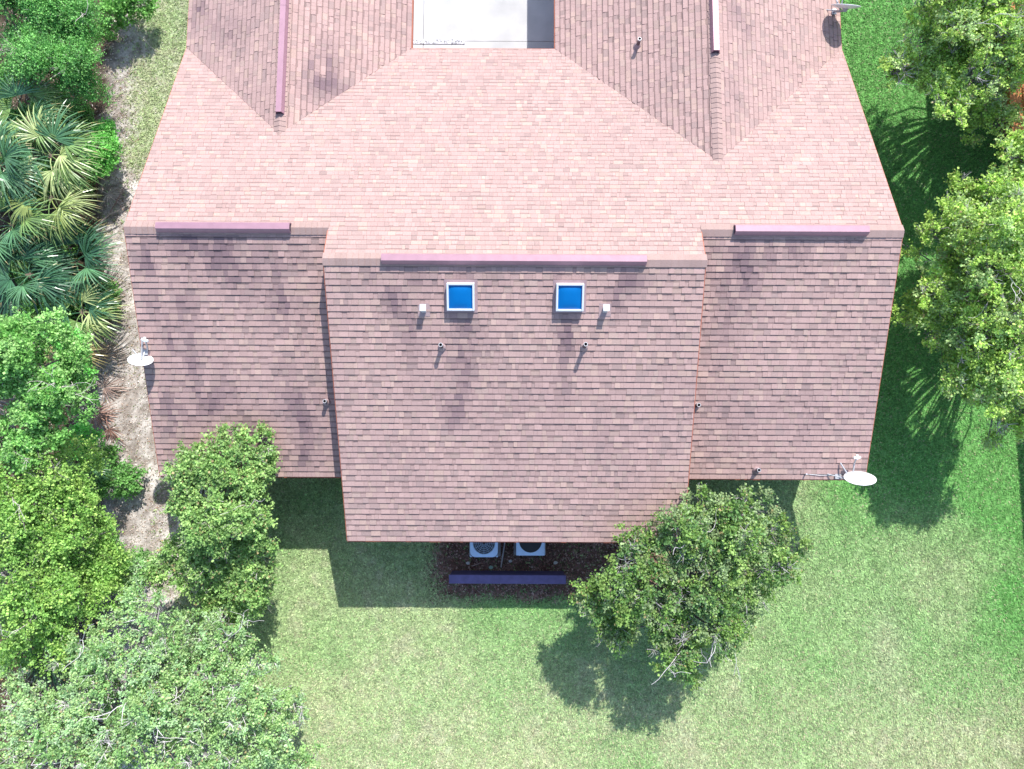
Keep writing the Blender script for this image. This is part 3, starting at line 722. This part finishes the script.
YG = [(.145, .21, .045), (.185, .26, .06), (.11, .17, .04), (.16, .22, .085)]
tree('broad_tree', 'yellow green tree with grey twigs in the top right corner', 'tree', xy(975, 75),
     LB((960, 30, 3.8, 1.4), (1005, 55, 3.6, 1.3), (918, 82, 2.7, 1.15), (960, 90, 3.1, 1.15), (1015, 5, 3.9, 1.3), (930, 30, 3.0, 1.1), (1000, 105, 2.8, .9), (980, 122, 2.4, .7), (903, 70, 2.3, .75), (960, -15, 3.8, 1.3), (1035, 60, 3.6, 1.3)),
     YG, 8, 680, snags=16, bare=.2, dead=.04, bark=(.45, .42, .42))
tree('broad_tree', 'tall yellow green tree at the right edge, shading the lawn beside the east wall', 'tree', xy(985, 300),
     LB((1003, 178, 3.2, 1.1), (955, 235, 2.9, 1.15), (1005, 240, 3.8, 1.35), (975, 305, 3.6, 1.35), (930, 325, 2.5, 1.15), (1010, 360, 3.4, 1.25), (970, 365, 2.8, 1.05), (1005, 408, 2.5, .9), (928, 262, 2.5, 1.1), (948, 205, 2.6, .8), (912, 318, 2.1, .6), (995, 425, 2.3, .6), (1035, 300, 4.0, 1.4), (1030, 200, 3.5, 1.3), (990, 345, 3.4, 1.1)),
     YG, 9, 950, snags=16, bare=.18, dead=.04, bark=(.45, .42, .42), trunk_r=.18)
# low undergrowth
tree('shrub', 'small bright green bush beside the large fan frond, west of the roof', 'shrub', xy(103, 150),
     LB((104, 152, 1.2, .38), (100, 165, 1.1, .35), (108, 135, 1.0, .3)), [(.07, .19, .04), (.09, .22, .05)], 12, 60, trunk_r=.04, bare=0)
tree('shrub', 'leafy green bush under the west roof edge in front of the dead fronds', 'shrub', xy(70, 345),
     LB((66, 345, 1.8, .5), (75, 370, 1.6, .45), (85, 440, 1.2, .4)), [(.08, .22, .05)], 13, 60, trunk_r=.04, bare=0)
und = [(15, 120), (60, 110), (20, 180), (50, 230), (15, 260), (40, 300), (85, 290), (110, 470), (115, 560), (60, 180)]
ul = ['low dark undergrowth under the left end of the topmost fan palms', 'low dark undergrowth south of the feathery tree', 'low undergrowth at the left edge behind the blue green fan palm',
      'low undergrowth between the two brightest fan fronds', 'low undergrowth at the left edge by the dark fan palms', 'low undergrowth above the fresh mid green tree',
      'low undergrowth under the fan palm nearest the west dish', 'low bush on the leaf litter right of the yellow green tree', 'low bush between the yellow green tree and the bare strip', 'low undergrowth in the middle of the fan palms']
for i, (px, py) in enumerate(und):
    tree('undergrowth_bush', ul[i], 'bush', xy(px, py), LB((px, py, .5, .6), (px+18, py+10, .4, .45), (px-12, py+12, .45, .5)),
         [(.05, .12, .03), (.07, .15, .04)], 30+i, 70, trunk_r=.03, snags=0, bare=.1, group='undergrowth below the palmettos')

# fan palms
def frond(mb, origin, az_, elev, pet, rad, R, tone, spread=2.35, nl=36, droop=.75):
    """one costapalmate leaf: stalk, then narrow pleated segments that split and droop"""
    d = np.array([math.cos(az_)*math.cos(elev), math.sin(az_)*math.cos(elev), math.sin(elev)])
    side = np.array([-math.sin(az_), math.cos(az_), 0.0]); up = np.cross(d, side); up = up if up[2] > 0 else -up
    o = np.array(origin); hub = o+d*pet+np.array([0, 0, -.06*pet])
    mb.tube([Vector(o), Vector((o+hub)/2+np.array([0, 0, .05])), Vector(hub)], [.018, .014, .011], 5, tuple(np.array(tone)*1.25))
    roll = R.normal(0, .25); side2 = side*math.cos(roll)+up*math.sin(roll); up2 = up*math.cos(roll)-side*math.sin(roll)
    d2 = d*.9+np.array([0, 0, -.35]); d2 /= np.linalg.norm(d2)
    for k in range(nl):
        t = (k/(nl-1)-.5)*2; th = t*spread/1.0*.62+R.normal(0, .045); L = rad*(1-.28*abs(t)**2)*R.uniform(.8, 1.1)
        v = d2*math.cos(th)+side2*math.sin(th)+up2*(.22*abs(t)+.05*(-1)**k*.3); v /= np.linalg.norm(v)
        wv = np.cross(v, up2); wv /= np.linalg.norm(wv)+1e-9; wv = wv*math.cos((-1)**k*.5)+up2*math.sin((-1)**k*.5)
        dr = droop*R.uniform(.6, 1.5); c = np.array(tone)*R.uniform(.75, 1.3)
        tip_yellow = R.rand() < .3
        pts = [hub+v*L*q+np.array([0, 0, -1])*dr*L*max(0, q-.35)**2 for q in (.03, .3, .6, .85, 1.0)]
        ws = np.array([.006, .017, .015, .008, .001])*(rad/.9)
        vs = []
        for p, w_ in zip(pts, ws): vs += [p-wv*w_, p+wv*w_]
        for q in range(4):
            cc = c if not (tip_yellow and q == 3) else np.array((.42, .36, .16))
            if q == 0: cc = cc*1.2
            mb.add(vs[2*q:2*q+4], [(0, 1, 3, 2)], tuple(cc))
PM = mat('palm_leaf', attr=True, rough=.30, spec=.6, trans=.22)
def palm(px, py, z, label, fr, tone, seed, rad=(.95, 1.2), pet=(.4, .85)):
    """fr: (azimuth degrees in plan, elevation degrees) per frond"""
    R = np.random.RandomState(seed); c = np.array(at(px, py, z)); o = empty('fan_palm', (c[0], c[1], 0)); tag(o, label, 'palm', 'fan palms west of the house')
    t = MB(); B = Vector((c[0], c[1], 0))
    t.tube([(0, 0, -.1), (.05, 0, z*.5), (0, 0, z)], [.14, .11, .10], 9, (.16, .12, .09)); t.build('trunk', BARK, o)
    for k, f in enumerate(fr):
        mb = MB(); tn = np.array(tone[k % len(tone)])
        frond(mb, (0, 0, z-.05), math.radians(f[0]), math.radians(f[1]), R.uniform(*pet), R.uniform(*rad), R, tn)
        mb.build('frond', PM, o)
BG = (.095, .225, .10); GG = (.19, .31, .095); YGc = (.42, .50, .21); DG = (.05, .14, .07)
def ring(n, s, e0=10, e1=50, a0=0, a1=360):
    R = random.Random(s); return [(a0+(a1-a0)*i/n+R.uniform(-12, 12), R.uniform(e0, e1)) for i in range(n)]
palm(28, 118, 2.1, 'fan palm with blue green fronds just below the feathery tree', ring(11, 1), [BG, GG, GG], 41)
palm(0, 165, 2.3, 'blue green fan palm cut by the left edge of the picture, upper one', ring(10, 2), [BG, (.20, .34, .19)], 42)
palm(50, 155, 2.2, 'fan palm with the largest pale lit frond, pointing at the roof', [(-8, 28), (-35, 20), (60, 35), (110, 40), (165, 30), (215, 30), (-75, 15), (25, 25)], [YGc, GG, BG], 43, (1.0, 1.2), (.4, .65))
palm(50, 198, 2.0, 'fan palm with a bright yellow tipped frond beside the roof corner', [(-15, 22), (-50, 25), (-85, 15), (150, 30), (200, 30), (240, 20)], [YGc, (.26, .33, .10), GG], 44, (.95, 1.1), (.45, .6))
palm(12, 225, 1.7, 'green fan palm at the left edge level with the roof ridge', ring(10, 5), [GG, BG], 45)
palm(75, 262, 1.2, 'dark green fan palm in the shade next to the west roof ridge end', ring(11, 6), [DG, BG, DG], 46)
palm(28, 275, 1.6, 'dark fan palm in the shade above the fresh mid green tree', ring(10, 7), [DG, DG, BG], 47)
palm(82, 312, 1.3, 'fan palm with a pale green frond reaching to the west satellite dish', [(-5, 25), (-40, 20), (25, 30), (80, 30), (140, 30), (200, 30), (-80, 15), (-110, 20)], [YGc, GG, DG], 48, (.85, 1.05), (.3, .45))
palm(72, 350, 1.2, 'fan palm with a yellowed frond beside the dead fronds', [(-20, 15), (-70, 10), (200, 25), (120, 30)], [(.42, .36, .16), GG], 49, (.7, .85), (.2, .4))
palm(55, 655, 1.8, 'fan palm showing in the dark gap between the yellow green tree and the oak', ring(8, 9), [DG, GG], 50, (.7, .8), (.3, .4))
palm(85, 462, 1.3, 'small fan palm under the yellow green tree beside the bare strip', ring(7, 10), [BG, GG], 51, (.45, .6), (.2, .35))
# dead fronds lying on the ground
def dead(px, py, az_, rad, label, tone, seed):
    R = np.random.RandomState(seed); c = at(px, py, .12); mb = MB()
    frond(mb, (0, 0, .1), math.radians(az_), math.radians(2), .35, rad, R, tone, nl=24, droop=.15)
    o = mb.build('dead_frond', mat('dead_leaf', attr=True, rough=.8, spec=.15)); o.location = c; tag(o, label, 'palm frond', 'dead fronds on the ground')
dead(95, 385, -15, .85, 'brown dead frond just below the west satellite dish', (.34, .24, .20), 1)
dead(88, 405, -45, .95, 'long reddish dead frond pointing at the bare strip', (.30, .18, .14), 2)
dead(108, 418, -70, .75, 'dark reddish dead frond lying lowest by the bare strip', (.22, .12, .09), 3)
dead(100, 190, -30, .55, 'pale grey dead frond near the west roof edge', (.50, .43, .38), 4)
dead(40, 235, -50, .7, 'pinkish dead frond among the fan palms level with the ridge', (.48, .38, .34), 5)
dead(92, 360, 30, .6, 'tan dead frond tucked between fan palm and dish', (.40, .30, .22), 6)
def branch(a_, b_, r_, label, col=(.45, .38, .34), z=.12):
    A, Bq = Vector(at(*a_, z)), Vector(at(*b_, z)); d = Bq-A; s = d.orthogonal().normalized(); mb = MB()
    mb.tube([A, A+d*.35+s*.05, A+d*.7-s*.03, Bq], [r_, r_*.85, r_*.7, r_*.4], 6, col)
    mb.tube([A+d*.4, A+d*.55+Vector((-d.y, d.x, 0))*.22], [r_*.6, r_*.2], 5, col)
    o = mb.build('fallen_branch', BARK); tag(o, label, 'branch', 'fallen branches west of the house')
branch((100, 223), (130, 202), .028, 'straight pale fallen branch ending at the roof edge'); branch((118, 178), (135, 196), .022, 'short grey fallen branch beside the roof edge')
branch((136, 34), (158, 52), .018, 'thin dead branch on the sparse grass at the top left'); branch((110, 212), (126, 185), .02, 'bent brown fallen branch crossing the dead leaves', (.28, .2, .17))

# ------------------------------------------------------------------ neighbour's house past the right edge
nb = empty('neighbour_house', (20, 5, 0)); tag(nb, 'orange tiled house next door, a corner showing at the right edge between the two trees', 'house')
def NB(f): return f
e0 = at(1010, 112, 2.6)[0]; yS = at(1008, 142, 2.6)[1]
m = MB()
for (x0, y0_, x1, y1_) in ((e0+1.5-20, yS+1.4-5, 8, 13), (16.65+.4-20, -9-5, 8, yS+.4-5)):
    m.box(((x0+x1)/2, (y0_+y1_)/2, 1.2), (x1-x0, y1_-y0_, 2.6))
m.build('wall', mat('neighbour_stucco', (.16, .10, .07), rough=.9, noise=.1), nb)
m = MB(); tc_ = (.45, .17, .06)
for (x0, y0_, x1, y1_) in ((e0-20, yS-5, 8.5, 13.5), (16.5-20, -9.5-5, 8.5, yS-5-.01)):
    xm = (x0+x1)/2; zr_ = 2.6+(xm-x0)*.35
    k = int((xm-x0)/.3)
    for i in range(k):
        for s_ in (-1, 1):
            a_, b_ = (x0+(xm-x0)*i/k, x0+(xm-x0)*(i+1)/k) if s_ < 0 else (x1-(xm-x0)*i/k, x1-(xm-x0)*(i+1)/k)
            za, zb = 2.6+(zr_-2.6)*i/k, 2.6+(zr_-2.6)*(i+1)/k
            vs = [(a_, y0_, za+.04), (a_, y1_, za+.04), (b_, y1_, zb+.005), (b_, y0_, zb+.005), (a_, y0_, za-.1), (a_, y1_, za-.1), (b_, y1_, zb-.1), (b_, y0_, zb-.1)]
            m.add(vs, [(0, 1, 2, 3), (4, 7, 6, 5), (0, 4, 5, 1), (0, 3, 7, 4), (1, 5, 6, 2)])
m.build('roof', mat('orange_tile', (.50, .20, .07), rough=.8, noise=.2, nscale=5), nb)
